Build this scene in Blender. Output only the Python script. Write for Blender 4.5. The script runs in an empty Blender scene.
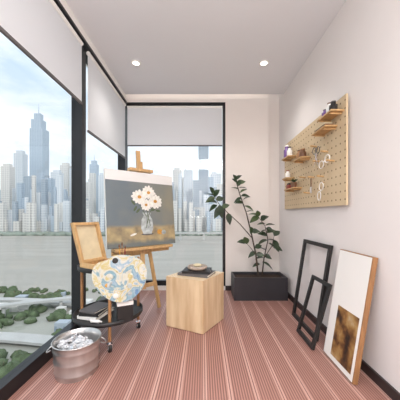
import bpy, math, random
from mathutils import Vector, Matrix
random.seed(7)
S=bpy.context.scene
try:
    S.view_settings.view_transform='Standard'
except Exception: pass
F=240.0; CH=1.06
def P(u,v,Y): return Vector(((u-203)*Y/F, Y, CH-(v-215)*Y/F))
def srgb(r,g,b):
    f=lambda c:(c/255/12.92) if c/255<=0.04045 else ((c/255+0.055)/1.055)**2.4
    return (f(r),f(g),f(b),1)
# ---------------- materials
def newmat(name):
    m=bpy.data.materials.new(name); m.use_nodes=True
    nt=m.node_tree; b=nt.nodes['Principled BSDF']; return m,nt,b
def mat(name,col,rough=0.5,metal=0,var=0.0,scale=8,stretch=(1,1,1),bump=0,trans=0,emis=0):
    m,nt,b=newmat(name); c=srgb(*col)
    b.inputs['Roughness'].default_value=rough; b.inputs['Metallic'].default_value=metal
    b.inputs['Base Color'].default_value=c
    if emis:
        b.inputs['Emission Color'].default_value=c; b.inputs['Emission Strength'].default_value=emis
    if var or bump:
        tc=nt.nodes.new('ShaderNodeTexCoord'); mp=nt.nodes.new('ShaderNodeMapping'); mp.inputs['Scale'].default_value=stretch
        n=nt.nodes.new('ShaderNodeTexNoise'); n.inputs['Scale'].default_value=scale; n.inputs['Detail'].default_value=5
        nt.links.new(tc.outputs['Object'],mp.inputs[0]); nt.links.new(mp.outputs[0],n.inputs['Vector'])
        r=nt.nodes.new('ShaderNodeValToRGB'); r.color_ramp.elements[0].position=.3; r.color_ramp.elements[1].position=.7
        r.color_ramp.elements[0].color=tuple(x*(1-var) for x in c[:3])+(1,); r.color_ramp.elements[1].color=tuple(min(1,x*(1+var*.5)) for x in c[:3])+(1,)
        nt.links.new(n.outputs['Fac'],r.inputs[0]); nt.links.new(r.outputs[0],b.inputs['Base Color'])
        if bump:
            bp=nt.nodes.new('ShaderNodeBump'); bp.inputs['Strength'].default_value=bump; bp.inputs['Distance'].default_value=.01
            nt.links.new(n.outputs['Fac'],bp.inputs['Height']); nt.links.new(bp.outputs[0],b.inputs['Normal'])
    return m
def N(nt,op,a,b=None,c=None):
    n=nt.nodes.new('ShaderNodeMath'); n.operation=op
    for i,x in enumerate((a,b,c)):
        if x is None: continue
        if isinstance(x,(int,float)): n.inputs[i].default_value=x
        else: nt.links.new(x,n.inputs[i])
    return n.outputs[0]
def MIX(nt,f,a,b):
    n=nt.nodes.new('ShaderNodeMix'); n.data_type='RGBA'
    for i,x in ((0,f),(6,a),(7,b)):
        if isinstance(x,(int,float,tuple)): n.inputs[i].default_value=x
        else: nt.links.new(x,n.inputs[i])
    return n.outputs[2]
def XYZ(nt,kind='Object'):
    tc=nt.nodes.new('ShaderNodeTexCoord'); s=nt.nodes.new('ShaderNodeSeparateXYZ'); nt.links.new(tc.outputs[kind],s.inputs[0]); return tc,s
def NOISE(nt,vec,scale,detail=4):
    n=nt.nodes.new('ShaderNodeTexNoise'); n.inputs['Scale'].default_value=scale; n.inputs['Detail'].default_value=detail
    if vec is not None: nt.links.new(vec,n.inputs['Vector'])
    return n
M={}
M['wall']=mat('wall_paint',(236,231,229),.7,0,.02,3)
M['wallb']=mat('wall_paint_back',(234,227,221),.7,0,.02,3)
M['ceil']=mat('ceiling_paint',(226,227,230),.8,0,.01,3)
M['black']=mat('black_frame_metal',(34,35,38),.35,.3)
M['blackm']=mat('matte_black',(34,32,32),.5,0,.2,20)
M['base']=mat('baseboard_dark',(52,42,42),.5)
M['woodl']=mat('easel_wood',(203,165,115),.5,0,.2,10,(5,5,1))
M['woodd']=mat('warm_wood',(160,116,76),.5,0,.25,10,(5,5,1))
M['cream']=mat('cream_paper',(216,202,168),.7,0,.1,12)
M['white']=mat('white_paint',(240,238,234),.6)
M['steel']=mat('galvanised_steel',(206,205,204),.28,.85,.18,14,(1,1,.3))
M['soil']=mat('soil',(62,46,36),.9,0,.5,40,bump=.8)
M['planter']=mat('planter_black',(46,45,50),.45,0,.15,5)
M['leaf']=mat('leaf_green',(48,66,42),.4,0,.4,9)
M['leaf2']=mat('leaf_olive',(72,90,54),.45,0,.3,9)
M['bark']=mat('bark',(70,56,44),.8,0,.4,30)
M['yellow']=mat('yellow_oil',(206,150,66),.6,0,.3,60)
M['petal']=mat('petal_oil',(236,234,226),.6,0,.18,40)
M['green']=mat('green_oil',(90,104,78),.6,0,.3,40)
M['vase']=mat('vase_oil',(184,192,192),.4,0,.4,25)
M['purple']=mat('purple_glass',(120,90,150),.25)
M['brown']=mat('brown_ceramic',(110,74,50),.4,0,.2,20)
M['stone']=mat('stone_ceramic',(176,160,146),.5,0,.3,25)
M['red']=mat('book_red',(150,70,60),.6)
M['grey']=mat('book_grey',(96,92,92),.6)
M['paper']=mat('page_paper',(238,234,224),.8)
M['chrome']=mat('chrome',(225,225,228),.2,.9)
M['rubber']=mat('caster_rubber',(150,150,152),.5)
M['lamp']=mat('lamp_glow',(255,246,232),.5,emis=5)
m,nt,b=newmat('blind_fabric'); b.inputs['Base Color'].default_value=srgb(240,240,241); b.inputs['Roughness'].default_value=.9
tr=nt.nodes.new('ShaderNodeBsdfTranslucent'); tr.inputs[0].default_value=srgb(242,242,244)
ms=nt.nodes.new('ShaderNodeMixShader'); ms.inputs[0].default_value=.42
nt.links.new(b.outputs[0],ms.inputs[1]); nt.links.new(tr.outputs[0],ms.inputs[2]); nt.links.new(ms.outputs[0],nt.nodes['Material Output'].inputs[0]); M['blind']=m
m,nt,b=newmat('window_glass'); t=nt.nodes.new('ShaderNodeBsdfTransparent'); t.inputs[0].default_value=(.98,.99,.99,1)
g=nt.nodes.new('ShaderNodeBsdfGlossy'); g.inputs['Roughness'].default_value=.02
ms=nt.nodes.new('ShaderNodeMixShader'); ms.inputs[0].default_value=.03
nt.links.new(t.outputs[0],ms.inputs[1]); nt.links.new(g.outputs[0],ms.inputs[2]); nt.links.new(ms.outputs[0],nt.nodes['Material Output'].inputs[0]); M['glass']=m
# floor
m,nt,b=newmat('ribbed_deck_floor'); tc,s=XYZ(nt); X=s.outputs[0]
fr=N(nt,'FRACT',N(nt,'DIVIDE',N(nt,'ADD',X,10.02),0.152))
d=N(nt,'ABSOLUTE',N(nt,'SUBTRACT',fr,.5))
gap=N(nt,'GREATER_THAN',d,.484); edge=N(nt,'GREATER_THAN',d,.41)
rib=N(nt,'MULTIPLY_ADD',N(nt,'SINE',N(nt,'MULTIPLY',X,2*math.pi/0.0158)),.5,.5)
bid=N(nt,'FLOOR',N(nt,'DIVIDE',N(nt,'ADD',X,10.02),0.152))
wn=nt.nodes.new('ShaderNodeTexWhiteNoise'); wn.noise_dimensions='1D'; nt.links.new(bid,wn.inputs['W'])
no=NOISE(nt,tc.outputs['Object'],3)
c=MIX(nt,rib,srgb(118,80,72),srgb(180,134,122))
c=MIX(nt,edge,c,srgb(198,158,146))
c=MIX(nt,gap,c,srgb(90,60,54))
c=MIX(nt,N(nt,'MULTIPLY',wn.outputs['Value'],.22),c,srgb(134,92,82))
c=MIX(nt,N(nt,'MULTIPLY',no.outputs['Fac'],.15),c,srgb(184,144,132))
nt.links.new(c,b.inputs['Base Color']); b.inputs['Roughness'].default_value=.40
bp=nt.nodes.new('ShaderNodeBump'); bp.inputs['Strength'].default_value=.35; bp.inputs['Distance'].default_value=.003
h=N(nt,'MAXIMUM',rib,edge); h=N(nt,'SUBTRACT',h,gap); nt.links.new(h,bp.inputs['Height']); nt.links.new(bp.outputs[0],b.inputs['Normal'])
M['floor']=m
m,nt,b=newmat('pegboard_ply'); tc,s=XYZ(nt)
def cell(o): return N(nt,'SUBTRACT',N(nt,'FRACT',N(nt,'DIVIDE',N(nt,'ADD',o,.03),.062)),.5)
a1=cell(s.outputs[1]); a2=cell(s.outputs[2])
r2=N(nt,'ADD',N(nt,'MULTIPLY',a1,a1),N(nt,'MULTIPLY',a2,a2)); hole=N(nt,'LESS_THAN',r2,.014)
no=NOISE(nt,tc.outputs['Object'],5)
c=MIX(nt,no.outputs['Fac'],srgb(200,176,140),srgb(222,202,168)); c=MIX(nt,hole,c,srgb(120,90,62)); nt.links.new(c,b.inputs['Base Color']); b.inputs['Roughness'].default_value=.6
M['peg']=m
def bmat(name,c1,c2,pz,px):
    m,nt,b=newmat(name); tc,s=XYZ(nt)
    z=N(nt,'GREATER_THAN',N(nt,'FRACT',N(nt,'DIVIDE',s.outputs[2],pz)),.45)
    x=N(nt,'GREATER_THAN',N(nt,'FRACT',N(nt,'DIVIDE',N(nt,'ADD',s.outputs[0],s.outputs[1]),px)),.4)
    f=N(nt,'MULTIPLY',z,x); c=MIX(nt,f,srgb(*c1),srgb(*c2)); nt.links.new(c,b.inputs['Base Color']); b.inputs['Roughness'].default_value=.9
    return m
M['b1']=bmat('tower_haze_pale',(218,222,226),(190,198,208),8,9)  # atmospheric haze is tinted straight into all four tower colours
M['b2']=bmat('tower_haze_blue',(188,200,212),(160,176,192),7,9)
M['b3']=bmat('tower_haze_warm',(222,220,216),(194,192,192),8,10)
M['b4']=bmat('tower_haze_slate',(174,184,194),(144,158,172),8,8)
m,nt,b=newmat('river_water'); tc,s=XYZ(nt)
mp=nt.nodes.new('ShaderNodeMapping'); mp.inputs['Scale'].default_value=(.01,.05,1); nt.links.new(tc.outputs['Object'],mp.inputs[0])
no=NOISE(nt,mp.outputs[0],1,6); c=MIX(nt,no.outputs['Fac'],srgb(152,147,138),srgb(184,180,172)); nt.links.new(c,b.inputs['Base Color']); b.inputs['Roughness'].default_value=.6; M['river']=m
m,nt,b=newmat('bank_ground'); tc,s=XYZ(nt); no=NOISE(nt,tc.outputs['Object'],.03,5)
rp=nt.nodes.new('ShaderNodeValToRGB'); e=rp.color_ramp.elements; e[0].position=.40; e[0].color=srgb(104,116,92); e[1].position=.56; e[1].color=srgb(170,170,162)
nt.links.new(no.outputs['Fac'],rp.inputs[0]); nt.links.new(rp.outputs[0],b.inputs['Base Color']); b.inputs['Roughness'].default_value=.9; M['ground']=m
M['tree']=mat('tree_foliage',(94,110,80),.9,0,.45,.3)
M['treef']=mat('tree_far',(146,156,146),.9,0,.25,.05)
M['road']=mat('road_concrete',(190,190,188),.8,0,.08,.2)
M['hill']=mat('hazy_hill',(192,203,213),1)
# ---------------- builder
class B:
    def __init__(s): s.v=[];s.f=[];s.m=[];s.sm=[];s.mats=[]
    def mi(s,k):
        if k not in s.mats: s.mats.append(k)
        return s.mats.index(k)
    def add(s,vs,fs,k,smooth=False):
        o=len(s.v); s.v+= [Vector(x) for x in vs]; i=s.mi(k)
        for f in fs: s.f.append([o+j for j in f]); s.m.append(i); s.sm.append(smooth)
    def box(s,c,sz,k,R=None):
        c=Vector(c); vs=[]
        for z in (-1,1):
            for y in (-1,1):
                for x in (-1,1):
                    p=Vector((x*sz[0]/2,y*sz[1]/2,z*sz[2]/2)); vs.append(c+(R@p if R else p))
        s.add(vs,[(0,2,3,1),(4,5,7,6),(0,1,5,4),(2,6,7,3),(0,4,6,2),(1,3,7,5)],k)
    def bb(s,x0,x1,y0,y1,z0,z1,k): s.box(((x0+x1)/2,(y0+y1)/2,(z0+z1)/2),(abs(x1-x0),abs(y1-y0),abs(z1-z0)),k)
    def beam(s,a,b,w,h,k,side=None):
        a=Vector(a);b=Vector(b); d=(b-a).normalized(); sd=Vector(side) if side is not None else (Vector((0,0,1)).cross(d) if abs(d.z)<.95 else Vector((1,0,0)))
        sd=(sd-d*sd.dot(d)).normalized(); up=d.cross(sd); R=Matrix((sd,d,up)).transposed()
        s.box((a+b)/2,(w,(b-a).length,h),k,R)
    def tube(s,pts,rs,k,seg=8,smooth=True):
        pts=[Vector(p) for p in pts]
        if not isinstance(rs,(list,tuple)): rs=[rs]*len(pts)
        vs=[];n=len(pts)
        ref=None
        for i,p in enumerate(pts):
            d=(pts[min(i+1,n-1)]-pts[max(i-1,0)]).normalized()
            if ref is None: ref=Vector((0,0,1)) if abs(d.z)<.9 else Vector((1,0,0))
            a=(ref-d*ref.dot(d)).normalized(); ref=a; c=d.cross(a)
            for j in range(seg):
                t=2*math.pi*j/seg; vs.append(p+(a*math.cos(t)+c*math.sin(t))*rs[i])
        fs=[]
        for i in range(n-1):
            for j in range(seg): fs.append((i*seg+j,i*seg+(j+1)%seg,(i+1)*seg+(j+1)%seg,(i+1)*seg+j))
        s.add(vs,fs,k,smooth); s.add(vs[:seg],[tuple(reversed(range(seg)))],k); s.add(vs[-seg:],[tuple(range(seg))],k)
    def lathe(s,c,prof,k,seg=32,smooth=True,sx=1,sy=1,fn=None,R=None,cap=True):
        c=Vector(c); vs=[];n=len(prof)
        for r,z in prof:
            for j in range(seg):
                t=2*math.pi*j/seg; p=Vector((r*math.cos(t)*sx,r*math.sin(t)*sy,z))
                if fn: p=fn(p,t)
                vs.append(c+(R@p if R else p))
        fs=[]
        for i in range(n-1):
            for j in range(seg): fs.append((i*seg+j,i*seg+(j+1)%seg,(i+1)*seg+(j+1)%seg,(i+1)*seg+j))
        s.add(vs,fs,k,smooth)
        if cap and prof[0][0]>1e-4: s.add(vs[:seg],[tuple(reversed(range(seg)))],k)
        if cap and prof[-1][0]>1e-4: s.add(vs[-seg:],[tuple(range(seg))],k)
    def ball(s,c,r,k,sc=(1,1,1),seg=12,rings=8,jit=0,R=None):
        c=Vector(c);vs=[]
        for i in range(rings+1):
            th=math.pi*i/rings
            for j in range(seg):
                t=2*math.pi*j/seg; q=r*(1+random.uniform(-jit,jit))
                p=Vector((q*math.sin(th)*math.cos(t)*sc[0],q*math.sin(th)*math.sin(t)*sc[1],-q*math.cos(th)*sc[2])); vs.append(c+(R@p if R else p))
        fs=[(i*seg+j,i*seg+(j+1)%seg,(i+1)*seg+(j+1)%seg,(i+1)*seg+j) for i in range(rings) for j in range(seg)]
        s.add(vs,fs,k,True)
    def prism(s,poly,z0,z1,k,kt=None):
        n=len(poly); vs=[(x,y,z0) for x,y in poly]+[(x,y,z1) for x,y in poly]
        s.add(vs,[(i,(i+1)%n,n+(i+1)%n,n+i) for i in range(n)]+[tuple(reversed(range(n)))],k); s.add(vs[n:],[tuple(range(n))],kt or k)
    def slab(s,O,U,V,Nn,poly,t0,t1,k,kf=None):
        O,U,V,Nn=map(Vector,(O,U,V,Nn)); n=len(poly)
        vs=[O+U*a+V*b+Nn*t0 for a,b in poly]+[O+U*a+V*b+Nn*t1 for a,b in poly]
        s.add(vs,[(i,(i+1)%n,n+(i+1)%n,n+i) for i in range(n)]+[tuple(reversed(range(n)))],k); s.add(vs[n:],[tuple(range(n))],kf or k)
    def obj(s,name,bevel=0):
        me=bpy.data.meshes.new(name); me.from_pydata([tuple(v) for v in s.v],[],s.f)
        for k in s.mats: me.materials.append(M[k] if isinstance(k,str) else k)
        me.polygons.foreach_set('material_index',s.m); me.polygons.foreach_set('use_smooth',s.sm); me.update()
        o=bpy.data.objects.new(name,me); S.collection.objects.link(o)
        if bevel:
            md=o.modifiers.new('bevel','BEVEL'); md.width=bevel; md.segments=2; md.limit_method='ANGLE'; md.angle_limit=math.radians(50)
        return o
def one(name,x0,x1,y0,y1,z0,z1,k,bevel=0):
    b=B(); b.bb(x0,x1,y0,y1,z0,z1,k); return b.obj(name,bevel)
# ---------------- room
WL=-1.12; WR=1.10; YB=3.4; YR=-2.2; HC=2.71
one('floor',WL-.15,WR+.1,YR-.1,YB+.2,-.08,0,'floor')
one('ceiling',WL-.15,WR+.1,YR-.1,3.28,HC,HC+.06,'ceil')
one('ceiling_cove',WL-.15,WR+.1,3.0,YB+.2,3.0,3.06,'ceil')
one('wall_right',WR,WR+.1,YR-.1,YB+.2,0,3.0,'wall')
one('wall_rear',WL-.15,WR,YR-.1,YR,0,HC,'wall')
b=B(); b.bb(.315,.93,YB-.02,YB+.2,0,3.0,'wallb'); b.bb(.93,WR,YB+.06,YB+.2,0,3.0,'wallb'); b.bb(WL-.15,.315,YB-.02,YB+.2,2.645,3.0,'wallb'); b.bb(WL-.15,.315,YB-.02,YB+.2,0,.06,'wallb')
b.obj('wall_back')
one('wall_left',WL-.15,WL,YR-.1,YB-.02,2.68,3.0,'wall')
one('baseboard_right',WR-.015,WR,YR,YB,0,.065,'base')
one('baseboard_back',.315,.93,YB-.032,YB-.02,0,.065,'base')
def window_left(name,y0,y1):
    b=B(); t=.03
    b.bb(WL-.07,WL,y0,y0+t,.0,2.68,'black'); b.bb(WL-.07,WL,y1-t,y1,.0,2.68,'black')
    b.bb(WL-.07,WL,y0+t,y1-t,0,.095,'black'); b.bb(WL-.07,WL,y0+t,y1-t,2.60,2.68,'black')
    b.bb(WL-.045,WL-.035,y0+t,y1-t,.095,2.60,'glass'); return b.obj(name)
window_left('window_1',2.2,YB-.02); window_left('window_2',.1,2.2); window_left('window_3',YR,.1)
one('trim_mullion',WL,WL+.03,2.165,2.235,.02,2.61,'black')
one('trim_corner_post',WL,WL+.035,YB-.05,YB-.02,.0,2.61,'black')
b=B(); b.bb(WL,WL+.06,YR,YB-.06,2.635,HC,'white'); b.bb(WL,WL+.064,YR,YB-.06,2.61,2.635,'black'); b.obj('trim_blind_pelmet')
b=B(); t=.035; x0=WL; x1=.315
b.bb(x0,x0+t,YB,YB+.06,.06,2.645,'black'); b.bb(x1-t,x1,YB-.025,YB+.06,.06,2.645,'black'); b.bb(x0+t,x1-t,YB,YB+.06,.06,.13,'black'); b.bb(x0+t,x1-t,YB-.025,YB+.06,2.6,2.645,'black')
b.bb(x0+t,x1-t,YB+.03,YB+.04,.13,2.6,'glass'); b.obj('window_4')
def blind(name,axis,a0,a1,pos,z0,z1):
    b=B()
    if axis=='y':
        b.bb(pos,pos+.004,a0,a1,z0,z1,'blind'); b.bb(pos-.006,pos+.010,a0,a1,z0-.02,z0,'grey'); b.tube([(pos+.002,a0,z1+.015),(pos+.002,a1,z1+.015)],.018,'white',16)
    else:
        b.bb(a0,a1,pos-.004,pos,z0,z1,'blind'); b.bb(a0,a1,pos-.010,pos+.006,z0-.015,z0,'grey'); b.tube([(a0,pos-.002,z1+.0),(a1,pos-.002,z1+.0)],.015,'white',16)
    b.obj(name)
blind('roller_blind','y',2.26,3.33,WL+.035,1.86,2.57)
blind('roller_blind.001','y',.12,2.14,WL+.035,2.065,2.57)
blind('roller_blind.002','y',-2.15,.08,WL+.035,2.065,2.57)
blind('roller_blind.003','x',-1.06,.27,YB-.03,2.04,2.575)
# downlights
def down(name,x,y):
    b=B(); b.lathe((x,y,HC-.010),[(.036,.002),(.040,.0),(.048,.0),(.052,.004),(.052,.0095),(.036,.0095),(.036,.002)],'white',32,cap=False)
    b.lathe((x,y,HC-.003),[(.0365,0),(.0,0.0)],'lamp',32,cap=False); b.obj(name)
for i,(x,y) in enumerate([(-.725,2.6),(.66,2.6),(-.725,.3),(.66,.3)]):  # second pair is out of view, added to brighten the room
    down('recessed_downlight'+('' if i==0 else '.%03d'%i),x,y)
    l=bpy.data.lights.new('downlight_lamp','SPOT'); l.energy=19; l.spot_size=math.radians(130); l.spot_blend=1; l.shadow_soft_size=.10; l.color=(1,.95,.90)
    o=bpy.data.objects.new('downlight_lamp',l); o.location=(x,y,HC-.12); S.collection.objects.link(o)
def area(name,loc,rot,sx,sy,e,col):
    l=bpy.data.lights.new(name,'AREA'); l.shape='RECTANGLE'; l.size=sx; l.size_y=sy; l.energy=e; l.color=col
    o=bpy.data.objects.new(name,l); o.location=loc; o.rotation_euler=rot; S.collection.objects.link(o); return o
area('added_fill_overhead',(0,-.9,HC-.03),(0,0,0),1.6,1.6,95,(1,.98,.965))  # unseen soft fill added behind the camera to brighten the interior
area('cove_led_strip',(-.05,3.24,2.80),(math.radians(125),0,0),2.0,.03,1.2,(1,.86,.7))
area('added_fill_upward',(.1,-1.1,1.0),(math.pi,0,0),1.2,1.2,62,(1,.98,.98))  # upward fill added out of view to lift the ceiling, no fixture
# ---------------- stump
poly=[(0,2.12),(.215,2.45),(-.135,2.625),(-.355,2.29)]
m,nt,bb_=newmat('block_wood'); tc,s=XYZ(nt)
mp=nt.nodes.new('ShaderNodeMapping'); mp.inputs['Scale'].default_value=(9,9,1.2); nt.links.new(tc.outputs['Object'],mp.inputs[0])
no=NOISE(nt,mp.outputs[0],1.6,6); rp=nt.nodes.new('ShaderNodeValToRGB'); e=rp.color_ramp.elements; e[0].position=.32;e[0].color=srgb(196,164,126);e[1].position=.66;e[1].color=srgb(224,200,164)
nt.links.new(no.outputs['Fac'],rp.inputs[0]); nt.links.new(rp.outputs[0],bb_.inputs['Base Color']); bb_.inputs['Roughness'].default_value=.55; M['stump']=m
m,nt,bb_=newmat('block_end_grain'); tc,s=XYZ(nt)
w=nt.nodes.new('ShaderNodeTexWave'); w.wave_type='RINGS'; w.rings_direction='Z'; w.inputs['Scale'].default_value=14; w.inputs['Distortion'].default_value=1.5
mp=nt.nodes.new('ShaderNodeMapping'); mp.inputs['Location'].default_value=(.06,-2.38,0); nt.links.new(tc.outputs['Object'],mp.inputs[0]); nt.links.new(mp.outputs[0],w.inputs[0])
nt.links.new(MIX(nt,w.outputs['Fac'],srgb(212,188,152),srgb(226,206,176)),bb_.inputs['Base Color']); M['stumptop']=m
b=B(); b.prism(poly,0,.477,'stump','stumptop'); b.obj('wooden_block_stool',.010)
Rz=lambda a:Matrix.Rotation(math.radians(a),3,'Z')
def book(name,c,sz,rot,cov):
    b=B(); R=Rz(rot); c=Vector(c); w,d,h=sz
    b.box(c+Vector((0,0,.0015)),(w,d,.003),cov,R); b.box(c+Vector((0,0,h-.0015)),(w,d,.003),cov,R)
    b.box(c+R@Vector((.0,0.003,h/2)),(w-.012,d-.01,h-.006),'paper',R); b.box(c+R@Vector((0,-d/2+.0015,h/2)),(w,.003,h-.006),cov,R); return b.obj(name)
book('hardcover_book',(-.06,2.37,.4785),(.31,.23,.022),-22,'grey')
book('hardcover_book.001',(-.055,2.375,.5015),(.27,.20,.022),-8,'blackm')
b=B(); b.lathe((-.055,2.37,.5245),[(.05,0),(.085,.006),(.098,.02),(.095,.036),(.082,.038),(.08,.028),(.05,.02),(0,.02)],'stone',32); b.ball((-.055,2.37,.565),.034,'cream',(1.3,1,.5)); b.obj('ceramic_trinket_dish')
# ---------------- planter + plant
b=B(); x0,x1,y0,y1,h=.385,1.05,2.965,3.29,.283; t=.018
b.bb(x0,x1,y0,y0+t,0,h,'planter'); b.bb(x0,x1,y1-t,y1,0,h,'planter'); b.bb(x0,x0+t,y0+t,y1-t,0,h,'planter'); b.bb(x1-t,x1,y0+t,y1-t,0,h,'planter'); b.bb(x0+t,x1-t,y0+t,y1-t,.02,h-.035,'soil')
def leaf(b,base,d,L,W,k,roll=0):
    d=Vector(d).normalized(); sd=d.cross(Vector((0,-.6,.8))); 
    if sd.length<.1: sd=Vector((1,0,0))
    sd.normalize(); sd=Matrix.Rotation(roll,3,d)@sd; up=sd.cross(d); vs=[];n=7
    for i in range(n):
        t=i/(n-1); w=W*math.sin(math.pi*min(1,t**.8*.97+.02))*.5; z=-.25*L*t*t
        c=Vector(base)+d*L*t+Vector((0,0,z)); vs+= [c-sd*w+up*w*.35,c,c+sd*w+up*w*.35]
    fs=[]
    for i in range(n-1):
        a=i*3; fs+=[(a,a+1,a+4,a+3),(a+1,a+2,a+5,a+4)]
    b.add(vs,fs,k,True)
br=[([(258,274),(256,255),(251,232),(246,212),(240,195),(236,181)],3.1,.012),
    ([(262,276),(264,258),(268,240),(265,226),(258,216)],3.15,.009),
    ([(252,238),(240,224),(228,213),(219,204),(213,194)],3.05,.007),
    ([(264,258),(272,246),(274,236)],3.1,.006),
    ([(256,255),(250,247),(246,243)],3.02,.005)]
lf=[(236,181,-.3,.8),(237,184,.9,.5),(239,190,-.9,.5),(241,196,1,.1),(243,203,-1,.2),(246,212,.9,.3),(238,186,.3,1),(243,200,.8,.6),(236,180,.7,.8),(237,183,-.8,.9),(240,193,.9,.7),(242,198,-.8,-.3),(239,188,1,.2),(244,206,.9,-.3),
 (213,194,-.4,1),(214,197,.5,.9),(217,203,-.9,.3),(219,205,.3,-1),(221,207,-.6,-.8),(228,213,.2,-.9),(214,196,-.9,.4),(216,200,.9,.4),(217,205,-.9,-.5),(222,208,.7,.5),(215,198,-.9,-.2),
 (258,216,-.9,.4),(258,217,-.2,1),(261,220,.8,.6),(265,226,1,.4),(266,228,.8,-.3),(265,224,-.9,.1),(268,240,.9,.1),(267,236,-.8,.4),(268,240,-.9,-.2),(262,221,.4,.9),(259,217,-.9,-.3),(266,230,-.9,-.4),(267,233,.9,.5),(268,243,.8,-.5),
 (274,236,.6,.7),(273,240,.4,-.8),(272,246,.9,-.2),(264,258,-.8,.1),(264,255,.8,-.2),(246,243,-.8,.3),(247,244,-.3,1),(256,252,-.9,-.4),(256,255,.8,.2),(262,262,.9,-.4),(260,264,-.9,-.1),(251,232,.9,.3),(251,234,-.2,.9),(265,250,-.8,.5),(255,248,.8,.5)]
for pts,Y,r in br:
    pp=[P(u,v,Y) for i,(u,v) in enumerate(pts)]; b.tube(pp,[r*(1-.6*i/(len(pp)-1)) for i in range(len(pp))],'bark',7)
for u,v,dx,dz in lf:
    if u<232: Y=3.05
    elif u>257: Y=3.14
    else: Y=3.09
    base=P(u,v,Y); L=random.uniform(.10,.155)
    if base.x+dx*L>1.04: dx=-.2
    leaf(b,base,(dx,random.uniform(-.5,.25),dz),L,L*.62,random.choice(['leaf','leaf','leaf2']),random.uniform(-.7,.7))
b.obj('potted_rubber_plant')
# ---------------- easel + painting
C0=Vector((-.60,2.45,0)); e=Vector((.746,.666,0)).normalized(); n=Vector((e.y,-e.x,0)); upv=(Vector((0,0,1))-n*.09).normalized(); nn=e.cross(upv).normalized()
if nn.dot(n)<0: nn=-nn
Wc=.755; Hc=.755
b=B(); 
def L(a,z,k): return C0+e*a+Vector((0,0,z))-n*.09*(z-.745)+n*k
b.beam(L(0,.30,-.05),L(0,1.74,-.05),.045,.022,'woodl',e)
b.beam(L(-.03,1.15,-.08),L(-.16,0.012,-.22),.038,.022,'woodl',e); b.beam(L(.03,1.15,-.08),L(.26,.012,-.20),.038,.022,'woodl',e)
b.beam(L(0,1.15,-.11),C0-n*.55+Vector((0,0,.014)),.036,.024,'woodl',e)
b.beam(L(-.12,.30,-.165),L(.20,.30,-.16),.022,.04,'woodl'); b.beam(L(0,.32,-.165),L(0,.32,-.05),.03,.03,'woodl'); b.beam(L(-.10,.66,-.12),L(.14,.66,-.12),.022,.04,'woodl')
b.beam(L(-.32,.727,.0),L(.32,.727,.0),.09,.028,'woodl'); b.beam(L(-.32,.70,-.045),L(.32,.70,-.045),.02,.06,'woodl')
b.beam(L(-.13,1.525,-.01),L(.13,1.525,-.01),.07,.03,'woodl'); b.beam(L(0,1.50,-.03),L(0,1.62,-.03),.06,.035,'woodl',e)
b.tube([L(0,.42,-.06),L(0,.42,.0)],.012,'blackm')
b.obj('artist_easel',.002)
m,nt,bs=newmat('floral_still_life'); uv=nt.nodes.new('ShaderNodeUVMap'); s=nt.nodes.new('ShaderNodeSeparateXYZ'); nt.links.new(uv.outputs[0],s.inputs[0])
n1=NOISE(nt,uv.outputs[0],7,7); n2=NOISE(nt,uv.outputs[0],2.5,3)
U_=s.outputs[0]; V_=s.outputs[1]
def CL(x): return N(nt,'MINIMUM',1,N(nt,'MAXIMUM',0,x))
bg=MIX(nt,CL(N(nt,'ADD',N(nt,'MULTIPLY',U_,.9),N(nt,'MULTIPLY_ADD',n2.outputs['Fac'],1.6,-1.0))),srgb(100,114,124),srgb(146,140,118))
bg=MIX(nt,N(nt,'MULTIPLY',n1.outputs['Fac'],.5),bg,srgb(130,134,128))
tb=MIX(nt,CL(N(nt,'MULTIPLY_ADD',n1.outputs['Fac'],3,-1)),srgb(132,120,98),srgb(190,170,126))
vn=N(nt,'ADD',V_,N(nt,'MULTIPLY_ADD',n1.outputs['Fac'],.10,-.05))
edge=CL(N(nt,'MULTIPLY',N(nt,'SUBTRACT',.29,vn),22)); c=MIX(nt,edge,bg,tb)
front=CL(N(nt,'MULTIPLY',N(nt,'SUBTRACT',.10,vn),16)); c=MIX(nt,front,c,srgb(108,114,112))
top=N(nt,'GREATER_THAN',V_,.865); c=MIX(nt,top,c,srgb(228,228,226))
nt.links.new(c,bs.inputs['Base Color']); bs.inputs['Roughness'].default_value=.6; M['paint']=m
b=B(); O=L(0,.745,0)-e*Wc/2; U=e; V=upv
b.slab(O,U,V,nn,[(0,0),(Wc,0),(Wc,Hc),(0,Hc)],-.02,.012,'white')
b.add([O+nn*.0125,O+U*Wc+nn*.0125,O+U*Wc+V*Hc+nn*.0125,O+V*Hc+nn*.0125],[(0,1,2,3)],'paint')
def disc(cx,cy,rx,ry,t,k,rot=0,seg=20,fn=None):
    pl=[]
    for j in range(seg):
        a=2*math.pi*j/seg; q=1+(fn(a) if fn else 0); x=rx*q*math.cos(a); y=ry*q*math.sin(a); pl.append((cx+x*math.cos(rot)-y*math.sin(rot),cy+x*math.sin(rot)+y*math.cos(rot)))
    b.slab(O,U,V,nn,pl,.0126,t,k)
def strip(p,q,w,t,k):
    p=Vector(p);q=Vector(q); d=(q-p).normalized(); s_=Vector((-d.y,d.x))*w/2; b.slab(O,U,V,nn,[tuple(p-s_),tuple(q-s_),tuple(q+s_),tuple(p+s_)],.0126,t,k)
b.slab(O,U,V,nn,[(.37,.12),(.46,.12),(.485,.18),(.475,.27),(.45,.31),(.465,.34),(.365,.34),(.38,.31),(.355,.27),(.345,.18)],.0126,.0138,'vase')
disc(.415,.118,.07,.012,.0134,'grey')
for p,q in [((.41,.30),(.34,.42)),((.42,.30),(.43,.50)),((.43,.3),(.51,.44)),((.41,.2),(.42,.32)),((.40,.18),(.44,.3)),((.45,.2),(.43,.31))]: strip(p,q,.007,.0142,'green')
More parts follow.
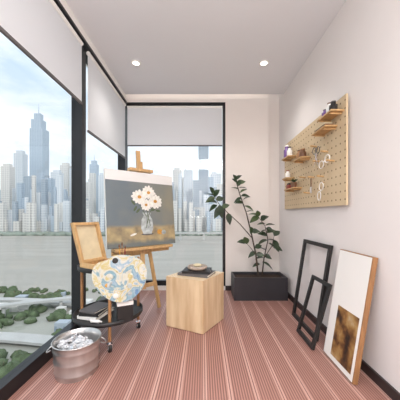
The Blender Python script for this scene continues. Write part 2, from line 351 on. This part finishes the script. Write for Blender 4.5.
for cx,cy,rr,kk in [(.34,.50,.078,1),(.445,.55,.074,2),(.52,.46,.078,3),(.41,.42,.062,4)]:
    for j in range(12):
        a=2*math.pi*j/12+kk; q=rr*random.uniform(.5,.68); disc(cx+math.cos(a)*q,cy+math.sin(a)*q*.85,rr*.48,rr*.24,.0145+.0002*((j+kk)%3)+kk*.0005,'petal',a)
    disc(cx,cy,rr*.27,rr*.22,.0158+kk*.0005,'yellow')
for x,y in [(.29,.38),(.55,.36),(.32,.36),(.49,.37),(.27,.44)]: disc(x,y,.03,.012,.0142,'green',random.uniform(-1,1))
disc(.56,.135,.032,.028,.0142,'yellow'); disc(.61,.13,.028,.024,.0146,'vase'); disc(.26,.12,.035,.010,.014,'petal',.3)
ob=b.obj('flower_painting')
uvl=ob.data.uv_layers.new(name='UVMap')
for pl in ob.data.polygons:
    for li in pl.loop_indices:
        d=ob.data.vertices[ob.data.loops[li].vertex_index].co-O; uvl.data[li].uv=(d.dot(U)/Wc,d.dot(V)/Hc)
# ---------------- cart
cc=Vector((-.82,2.1,0)); b=B()
def tray(z,r): b.lathe((cc.x,cc.y,z),[(0.0,0),(r,0),(r+.004,.004),(r+.004,.034),(r-.004,.034),(r-.006,.012),(0,.012)],'blackm',48)
tray(.20,.28); tray(.605,.245)
for a in (-68,35,172):
    d=Vector((math.cos(math.radians(a)),math.sin(math.radians(a)),0)); p=cc+d*.26
    b.tube([p+Vector((0,0,.085)),p+Vector((0,0,.66))],.0125,'woodd',12); b.lathe(p+Vector((0,0,.66)),[(.0125,0),(.0125,.006),(0,.012)],'woodd',12)
    b.tube([p+Vector((0,0,.055)),p+Vector((0,0,.09))],.009,'chrome',10)
    ax=Vector((.8,.6,0))
    b.beam(p+Vector((0,0,.062))-ax*.018,p+Vector((0,0,.062))+ax*.018,.03,.008,'chrome')
    for sgn in (-1,1): b.beam(p+ax*.017*sgn+Vector((0,0,.028)),p+ax*.017*sgn+Vector((0,0,.064)),.004,.022,'chrome',ax)
    b.tube([p-ax*.011+Vector((0,0,.03)),p+ax*.011+Vector((0,0,.03))],.03,'blackm',20); b.tube([p-ax*.0145+Vector((0,0,.03)),p+ax*.0145+Vector((0,0,.03))],.015,'rubber',16)
b.obj('rolling_side_cart')
TZ=.2125
b=B(); b.box((-.635,1.945,TZ+.065),(.12,.10,.13),'blackm',Rz(25)); b.box((-.635,1.945,TZ+.146),(.124,.104,.032),'white',Rz(25)); b.obj('paint_storage_box',.003)
book('sketchbook',(-.91,2.05,TZ+.0005),(.18,.24,.025),-15,'white'); book('sketchbook.001',(-.91,2.05,TZ+.026),(.17,.23,.022),-8,'blackm'); book('sketchbook.002',(-.91,2.05,TZ+.0485),(.16,.21,.016),-20,'grey')
def tubep(name,p,q,r,k):
    b=B(); p=Vector(p); q=Vector(q); d=q-p; b.tube([p,p+d*.75,p+d*.8,p+d],[r,r,r*.5,r*.5],k,12); b.obj(name)
tubep('paint_tube',(-.88,1.89,TZ+.0135),(-.79,1.875,TZ+.0135),.013,'white')
m,nt,bs=newmat('splattered_paint'); tc=nt.nodes.new('ShaderNodeTexCoord'); nz=NOISE(nt,tc.outputs['Object'],8,4); nz.inputs['Distortion'].default_value=1.0
rp=nt.nodes.new('ShaderNodeValToRGB'); rp.color_ramp.interpolation='EASE'; E=rp.color_ramp.elements; E[0].position=.30; E[0].color=srgb(100,134,168); E[1].position=.74; E[1].color=srgb(196,134,98)
for p_,c_ in [(.38,(152,176,190)),(.43,(120,154,166)),(.48,(202,202,190)),(.54,(192,178,120)),(.57,(206,204,192)),(.63,(142,170,188)),(.68,(200,202,200))]:
    q=E.new(p_); q.color=srgb(*c_)
nt.links.new(nz.outputs['Fac'],rp.inputs[0]); nt.links.new(rp.outputs[0],bs.inputs['Base Color']); bs.inputs['Roughness'].default_value=.45
bp=nt.nodes.new('ShaderNodeBump'); bp.inputs['Strength'].default_value=.5; bp.inputs['Distance'].default_value=.01; nt.links.new(nz.outputs['Fac'],bp.inputs['Height']); nt.links.new(bp.outputs[0],bs.inputs['Normal']); M['splat']=m
b=B(); pu=Vector((.93,.37,0)).normalized(); pn=Vector((pu.y,-pu.x,0)); pv=(Vector((0,0,1))-pn*.04).normalized(); pn=pu.cross(pv)
O2=Vector((-.640,1.865,.578)); out=[]
for j in range(48):
    a=2*math.pi*j/48; r=.19*(1+.07*math.cos(2*a+.6)-.16*math.exp(-((a-2.2)/.28)**2)+.05*math.sin(3*a)); out.append((r*math.cos(a),r*math.sin(a)*1.02))
b.slab(O2,pu,pv,pn,out,0,.008,'splat')
Rp=Matrix((pu,pv,pn)).transposed()
for j in range(14):
    a=random.uniform(0,6.28); r=random.uniform(.05,.15); cpt=O2+pu*r*math.cos(a)+pv*r*math.sin(a)+pn*.008
    b.ball(cpt,random.uniform(.012,.022),random.choice(['splat','splat','petal','yellow','vase']),(1,1,.25),10,6,.08,Rp)
hp=O2+pu*(-.04)+pv*.13
b.lathe(hp+pn*.0085,[(.022,0),(.022,.001),(0,.001)],'blackm',16,R=Rp)
b.obj('paint_palette',.002)
b=B()
for dx,k,L_ in [(0,'woodd',.2),(.018,'red',.17),(-.016,'yellow',.18)]:
    p0=Vector((-.69+dx,2.05,.63)); d=Vector((dx*3,-.02,1)).normalized(); b.tube([p0,p0+d*L_*.7,p0+d*L_*.85],[.004,.005,.004],k,8); b.tube([p0+d*L_*.85,p0+d*L_*.93,p0+d*L_],[.006,.008,.001],'brown',8)
b.lathe((-.69,2.05,.6175),[(.03,0),(.032,.08),(.029,.08),(.028,.005),(0,.005)],'stone',24)
b.obj('paintbrush_jar')
# pochade box
b=B(); h0=Vector((-.990,1.93,.672)); h1=Vector((-.872,2.13,.672)); hu=(h1-h0).normalized(); hw=(h1-h0).length; hn=Vector((hu.y,-hu.x,0))
t0=h0+Vector((-.060,-.03,.325)); lv=(t0-h0); lh=lv.length; lv.normalize(); ln=hu.cross(lv).normalized()
if ln.dot(hn)<0: ln=-ln
hw2=hw; fr=.022
b.slab(h0,hu,lv,ln,[(0,0),(hw2,0),(hw2,lh),(0,lh)],-.006,0,'woodd','cream')
for q in ([(0,0),(hw2,0),(hw2,fr),(0,fr)],[(0,lh-fr),(hw2,lh-fr),(hw2,lh),(0,lh)],[(0,fr),(fr,fr),(fr,lh-fr),(0,lh-fr)],[(hw2-fr,fr),(hw2,fr),(hw2,lh-fr),(hw2-fr,lh-fr)]): b.slab(h0,hu,lv,ln,q,0,.03,'woodl')
D=.18
Rb=Matrix((hu,-hn if hu.cross(hn).z<0 else hn,Vector((0,0,1)))).transposed()
def bx(a,w,k,kk,z0,z1): b.box(h0+hu*a+hn*k+Vector((0,0,(z0+z1)/2-h0.z)),(w[0],w[1],z1-z0),kk,Rb)
bx(hw/2,(hw,D),D/2,'woodl',.640,.646)
bx(hw/2,(hw,.01),.005,'woodl',.646,.68); bx(hw/2,(hw,.01),D-.005,'woodl',.646,.68); bx(.005,(.01,D-.02),D/2,'woodl',.646,.68); bx(hw-.005,(.01,D-.02),D/2,'woodl',.646,.68)
b.obj('pochade_paint_box',.001)
# ---------------- bucket
b=B(); bc=(-.856,1.635,0)
b.lathe(bc,[(.128,0),(.130,.004),(.133,.03),(.137,.034),(.134,.04),(.138,.10),(.142,.105),(.139,.112),(.143,.17),(.147,.175),(.145,.182),(.147,.215),(.153,.219),(.150,.225),(.145,.222),(.140,.17),(.126,.01),(0,.01)],'steel',56)
for a in (20,200):
    t=math.radians(a); c=Vector(bc)+Vector((math.cos(t)*.15,math.sin(t)*.15,.185)); tg=Vector((-math.sin(t),math.cos(t),0)); nr=Vector((math.cos(t),math.sin(t),0))
    b.tube([c+tg*.035*math.cos(q)+nr*.03*abs(math.sin(q))+Vector((0,0,-.02*math.sin(q))) for q in [i*math.pi/10 for i in range(11)]],.004,'steel',8)
b.obj('metal_bucket')
m,nt,bs=newmat('crumpled_paper'); bs.inputs['Base Color'].default_value=srgb(206,208,212); bs.inputs['Roughness'].default_value=.4; M['crumple']=m
b=B()
for i in range(75):
    r=.108*math.sqrt(random.random()); a=random.uniform(0,6.28); b.ball((bc[0]+r*math.cos(a),bc[1]+r*math.sin(a),random.uniform(.13,.205)),random.uniform(.014,.028),random.choice(['crumple','crumple','crumple','chrome']),(1,1,.8),6,4,.35)
b.sm=[False]*len(b.sm); b.obj('crumpled_paper_pile')
# ---------------- pegboard
PX=WR-.035
b=B(); b.bb(PX,PX+.014,1.785,3.13,1.135,1.965,'peg')
for y in (1.9,2.5,3.0):
    for z in (1.2,1.9): b.bb(PX+.014,WR-.001,y-.02,y+.02,z-.02,z+.02,'woodl')
def shelf(y,z,l,d=.10):
    b.bb(PX-d,PX,y-l/2,y+l/2,z-.012,z,'woodl')
    for q in (-.35,.35): b.tube([(PX,y+q*l,z-.02),(PX-d*.9,y+q*l,z-.02)],.008,'woodl',10)
SH=[(1.92,1.86,.22),(2.02,1.775,.24),(2.84,1.74,.22),(2.48,1.64,.22),(2.72,1.36,.28),(2.86,1.5,.14)]
for q in SH: shelf(*q)
for y,z in [(2.2,1.55),(2.3,1.42),(2.12,1.40),(1.95,1.5),(2.4,1.28),(2.25,1.7),(2.05,1.6),(2.5,1.45)]: b.tube([(PX,y,z),(PX-.06,y,z+.006)],.008,'woodl',10)
b.obj('pegboard_organizer')
def jar(name,y,z,r,h,k,kl): 
    b=B(); b.lathe((PX-.055,y,z+.0005),[(r*.9,0),(r,.01),(r,h*.7),(r*.6,h*.8),(r*.6,h)],k,20); b.lathe((PX-.055,y,z+h),[(r*.65,0),(r*.65,h*.12),(0,h*.12)],kl,20); b.obj(name)
jar('glass_bottle',2.89,1.74,.036,.14,'purple','white'); jar('paint_jar',2.80,1.74,.03,.10,'white','blackm'); jar('paint_jar.001',2.43,1.64,.034,.08,'brown','woodd'); jar('paint_jar.002',2.52,1.64,.03,.09,'woodd','brown')
jar('paint_jar.003',1.86,1.86,.03,.07,'blackm','grey'); jar('paint_jar.004',1.98,1.86,.028,.06,'purple','blackm'); jar('paint_jar.005',2.86,1.5,.028,.08,'white','red'); jar('paint_jar.006',1.92,1.86,.024,.085,'white','brown')
b=B(); b.bb(PX-.08,PX-.01,1.94,2.11,1.7755,1.80,'brown'); b.bb(PX-.075,PX-.012,1.95,2.1,1.8,1.815,'cream'); b.obj('notebook_stack')
b=B(); b.lathe((PX-.055,2.67,1.3605),[(.026,0),(.036,.06),(.031,.06),(.0,.05)],'brown',20)
for i in range(30):
    a=random.uniform(0,6.28); leaf(b,(PX-.055,2.67,1.41),(math.cos(a)*.5,math.sin(a)*.8,random.uniform(.6,1.6)),random.uniform(.05,.085),.02,'leaf2')
b.obj('small_potted_succulent')
b=B(); b.bb(PX-.08,PX-.01,2.77,2.84,1.3605,1.41,'red'); b.bb(PX-.075,PX-.01,2.775,2.835,1.41,1.43,'blackm'); b.obj('small_storage_tin')
def ring(b,y,z,r,x,k='chrome',sc=1.0,rr=.0035): 
    pts=[(x,y+r*math.cos(q),z+r*sc*math.sin(q)) for q in [i*2*math.pi/20 for i in range(21)]]; b.tube(pts,rr,k,8)
b=B(); x=PX-.03
ring(b,2.16,1.645,.03,x,'grey'); ring(b,2.235,1.655,.03,x,'grey'); b.tube([(x,2.18,1.62),(x,2.24,1.50)],[.006,.002],'chrome'); b.tube([(x,2.215,1.63),(x,2.16,1.50)],[.006,.002],'chrome'); b.tube([(x,2.2,1.57),(PX-.001,2.2,1.57)],.004,'chrome'); b.obj('scissors')
b=B(); ring(b,2.10,1.50,.04,x,'white',.8); ring(b,2.00,1.53,.04,x,'white',.8); b.tube([(x,2.06,1.51),(x,2.04,1.52)],.004,'white'); b.tube([(x,2.05,1.52),(PX-.001,2.05,1.52)],.003,'chrome'); b.obj('eyeglasses')
b=B(); ring(b,2.10,1.31,.035,x,'white'); ring(b,2.14,1.23,.03,x,'white',1.3); b.tube([(x,2.10,1.275),(x,2.13,1.265)],.004,'white');b.tube([(x,2.10,1.345),(PX-.001,2.10,1.345)],.004,'woodl'); b.obj('wire_hanger_loops')
b=B(); b.tube([(x,2.3,1.41),(x,2.3,1.33)],.006,'brown'); b.beam((x,2.3,1.33),(x,2.3,1.27),.006,.035,'chrome',(1,0,0)); b.tube([(x,2.3,1.405),(PX-.001,2.3,1.405)],.003,'chrome'); b.obj('palette_knife')
# ---------------- leaning frames
def leanframe(y0,y1,xb,xt,h,w,th,k):
    b=B(); O=Vector((xb,y1,0)); U=Vector((0,-1,0)); V=Vector((xt-xb,0,h)).normalized(); Hh=math.hypot(xt-xb,h); Nn=V.cross(U)
    if Nn.x>0: Nn=-Nn
    W=y1-y0
    O=O+Vector((0,0,th*abs(V.x)+.001))
    for q in ([(0,0),(W,0),(W,w),(0,w)],[(0,Hh-w),(W,Hh-w),(W,Hh),(0,Hh)],[(0,w),(w,w),(w,Hh-w),(0,Hh-w)],[(W-w,w),(W,w),(W,Hh-w),(W-w,Hh-w)]): b.slab(O,U,V,Nn,q,-th/2,th/2,k)
    return b,O,U,V,Nn,W,Hh
r=leanframe(2.0,2.535,.95,1.075,.80,.035,.025,'blackm'); r[0].obj('picture_frame',.002)
r=leanframe(1.87,2.18,.858,1.0,.51,.030,.022,'blackm'); r[0].obj('picture_frame.001',.002)
b,O,U,V,Nn,W,Hh=leanframe(1.49,1.855,.945,1.075,.79,.018,.03,'woodd')
b.slab(O,U,V,Nn,[(.006,.006),(W-.006,.006),(W-.006,Hh-.006),(.006,Hh-.006)],-.012,.018,'woodd','white')
m,nt,bs=newmat('abstract_gold_black'); tc=nt.nodes.new('ShaderNodeTexCoord'); nz=NOISE(nt,tc.outputs['Object'],7,7); rp=nt.nodes.new('ShaderNodeValToRGB'); E=rp.color_ramp.elements
E[0].position=.40;E[0].color=srgb(36,24,18);E[1].position=.74;E[1].color=srgb(196,184,164)
for p_,c_ in [(.47,(98,62,32)),(.54,(146,106,56)),(.62,(176,142,92))]:
    q=E.new(p_); q.color=srgb(*c_)
nt.links.new(nz.outputs['Fac'],rp.inputs[0]); nt.links.new(rp.outputs[0],bs.inputs['Base Color']); M['abs']=m
b.slab(O,U,V,Nn,[(.10,.04),(W-.03,.04),(W-.03,.40),(.10,.40)],.018,.0195,'abs')
b.obj('abstract_canvas',.001)
# ---------------- exterior
GZ=-59
b=B(); b.add([(-4000,-200,GZ),(3000,-200,GZ),(3000,5000,GZ),(-4000,5000,GZ)],[(0,1,2,3)],'ground'); b.obj('riverbank_ground')
near=[(-1500,330),(-600,250),(-300,215),(-220,188),(-150,190),(-110,168),(-80,140),(-40,105),(200,60),(1500,40)]
far=[(1500,760),(500,720),(100,690),(-200,665),(-500,690),(-900,640),(-1500,700)]
b=B(); b.add([(x,y,GZ+.4) for x,y in near+far],[tuple(range(len(near+far)))],'river'); b.obj('river')
def tower(b,x,y,w,d,h,k,top=0):
    b.bb(x-w/2,x+w/2,y,y+d,GZ,GZ+h,k)
    if top==1: b.bb(x-w*.32,x+w*.32,y+d*.2,y+d*.8,GZ+h,GZ+h*1.06,k); b.tube([(x,y+d/2,GZ+h*1.06),(x,y+d/2,GZ+h*1.16)],[w*.05,w*.01],k,6)
    if top==2: b.bb(x-w*.35,x+w*.35,y+d*.2,y+d*.8,GZ+h,GZ+h*1.04,k)
def TW(b,u,w,vtop,Y,k,top=0):
    tower(b,(u-203)*Y/F,Y,w*Y/F,w*Y/F*.8,(60+(215-vtop)*Y/F),k,top)
b=B()
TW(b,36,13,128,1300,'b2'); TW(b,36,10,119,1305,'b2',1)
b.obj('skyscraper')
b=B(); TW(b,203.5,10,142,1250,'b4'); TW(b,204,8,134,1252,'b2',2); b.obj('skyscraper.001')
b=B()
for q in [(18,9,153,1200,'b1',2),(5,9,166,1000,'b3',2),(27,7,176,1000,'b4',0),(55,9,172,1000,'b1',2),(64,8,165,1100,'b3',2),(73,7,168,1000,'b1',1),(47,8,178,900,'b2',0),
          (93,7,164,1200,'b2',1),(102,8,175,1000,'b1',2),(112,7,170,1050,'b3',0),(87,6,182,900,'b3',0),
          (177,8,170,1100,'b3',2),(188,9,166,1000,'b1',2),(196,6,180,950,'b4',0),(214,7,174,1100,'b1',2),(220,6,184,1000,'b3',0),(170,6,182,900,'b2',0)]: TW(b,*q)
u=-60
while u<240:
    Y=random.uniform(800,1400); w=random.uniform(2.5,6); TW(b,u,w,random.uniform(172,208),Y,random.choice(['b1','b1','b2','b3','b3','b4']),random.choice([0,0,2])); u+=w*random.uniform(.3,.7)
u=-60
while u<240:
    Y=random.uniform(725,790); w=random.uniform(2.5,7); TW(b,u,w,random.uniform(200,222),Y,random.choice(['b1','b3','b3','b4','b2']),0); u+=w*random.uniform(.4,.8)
b.obj('city_skyline')
b=B(); hv=[]; nseg=60
for i in range(nseg+1):
    x=-4500+6500*i/nseg; h=60+90+50*math.sin(i*.5)+40*math.sin(i*1.3+1); hv+=[(x,3200,GZ),(x,3200,GZ+h+60),(x,3900,GZ+h+140)]
b.add(hv,[f for i in range(nseg) for f in ((3*i,3*i+3,3*i+4,3*i+1),(3*i+1,3*i+4,3*i+5,3*i+2))],'hill',True); b.obj('distant_hills')
b=B()
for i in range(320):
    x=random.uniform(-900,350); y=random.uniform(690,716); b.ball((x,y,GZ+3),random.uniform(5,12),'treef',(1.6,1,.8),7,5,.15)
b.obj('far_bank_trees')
rows=(105,150)
b=B(); nb=0
while nb<520:
    y=random.uniform(80,190); x=-random.uniform(.42,1.15)*y; nb+=1
    if any(abs(y-(q+.06*abs(x)+3*math.sin((x+300)*.04+i)))<8 for i,q in enumerate(rows)): continue
    if math.sin(x*.09)*math.sin(y*.13+1)>.35: continue
    b.ball((x,y,GZ+1.2),random.uniform(1.2,3.2),'tree',(1.2,1.2,1),7,5,.2)
b.obj('riverside_trees')
def road(name,pts,w,z,k='road'):
    b=B(); pts=[Vector((x,y,GZ+z)) for x,y in pts]; vs=[]
    for i,p in enumerate(pts):
        d=(pts[min(i+1,len(pts)-1)]-pts[max(0,i-1)]).normalized(); s_=Vector((-d.y,d.x,0))*w/2; vs+=[p-s_,p+s_,p+s_-Vector((0,0,1.2)),p-s_-Vector((0,0,1.2))]
    fs=[]
    for i in range(len(pts)-1):
        a=4*i; fs+=[(a,a+4,a+5,a+1),(a+1,a+5,a+6,a+2),(a+3,a+7,a+4,a)]
    b.add(vs,fs,k); 
    for i in range(0,len(pts),3): b.tube([(pts[i].x,pts[i].y,GZ),(pts[i].x,pts[i].y,GZ+z-1.2)],1,k,6)
    b.obj(name)
for i,q in enumerate(rows):
    road('elevated_road'+('' if i==0 else '.%03d'%i),[(-300+10*j,q+.06*abs(-300+10*j)+3*math.sin(j*.4+i)) for j in range(29)],7 if i!=1 else 5,3+i)
road('elevated_road.002',[(-170+9*j,92+6.5*j+10*math.sin(j*.35)) for j in range(11)],4.5,8)
b=B()
for i in range(12):
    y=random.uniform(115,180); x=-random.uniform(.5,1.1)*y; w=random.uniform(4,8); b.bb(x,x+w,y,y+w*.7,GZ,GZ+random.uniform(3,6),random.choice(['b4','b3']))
b.obj('riverside_buildings')
b=B(); b.bb(-110,600,560,568,GZ+16,GZ+19,'road')
for i in range(9): b.bb(-110+i*55,-106+i*55,562,567,GZ,GZ+16,'road')
b.obj('river_bridge')
# ---------------- world & sun
w=bpy.data.worlds.new('World'); S.world=w; w.use_nodes=True; nt=w.node_tree; bg=nt.nodes['Background']
tc=nt.nodes.new('ShaderNodeTexCoord'); s=nt.nodes.new('ShaderNodeSeparateXYZ'); nt.links.new(tc.outputs['Generated'],s.inputs[0])
mp=nt.nodes.new('ShaderNodeMapping'); mp.inputs['Scale'].default_value=(1,1,2.6); nt.links.new(tc.outputs['Generated'],mp.inputs[0])
no=NOISE(nt,mp.outputs[0],3.2,8); no.inputs['Roughness'].default_value=.55
rp=nt.nodes.new('ShaderNodeValToRGB'); rp.color_ramp.elements[0].position=.36; rp.color_ramp.elements[1].position=.60; nt.links.new(no.outputs['Fac'],rp.inputs[0])
gr=nt.nodes.new('ShaderNodeValToRGB'); E=gr.color_ramp.elements; E[0].position=.0; E[0].color=srgb(220,225,230); E[1].position=.6; E[1].color=srgb(176,199,220)
q=E.new(.12); q.color=srgb(206,216,226)
nt.links.new(s.outputs[2],gr.inputs[0]); c=MIX(nt,rp.outputs[0],gr.outputs[0],srgb(232,235,238)); nt.links.new(c,bg.inputs[0]); bg.inputs[1].default_value=1.5
l=bpy.data.lights.new('sun','SUN'); l.energy=1.3; l.angle=math.radians(8); l.color=(1,.96,.9); o=bpy.data.objects.new('sun',l); o.rotation_euler=Vector((-.45,.75,-.75)).to_track_quat('-Z','Y').to_euler(); S.collection.objects.link(o)
# ---------------- camera
cd=bpy.data.cameras.new('camera'); cd.sensor_width=36; cd.lens=36*F/400; cd.shift_x=-3/400; cd.shift_y=15/400; cd.clip_end=8000; cd.clip_start=.05
co=bpy.data.objects.new('camera',cd); co.location=(0,0,CH); co.rotation_euler=(math.radians(90),0,0); S.collection.objects.link(co); S.camera=co
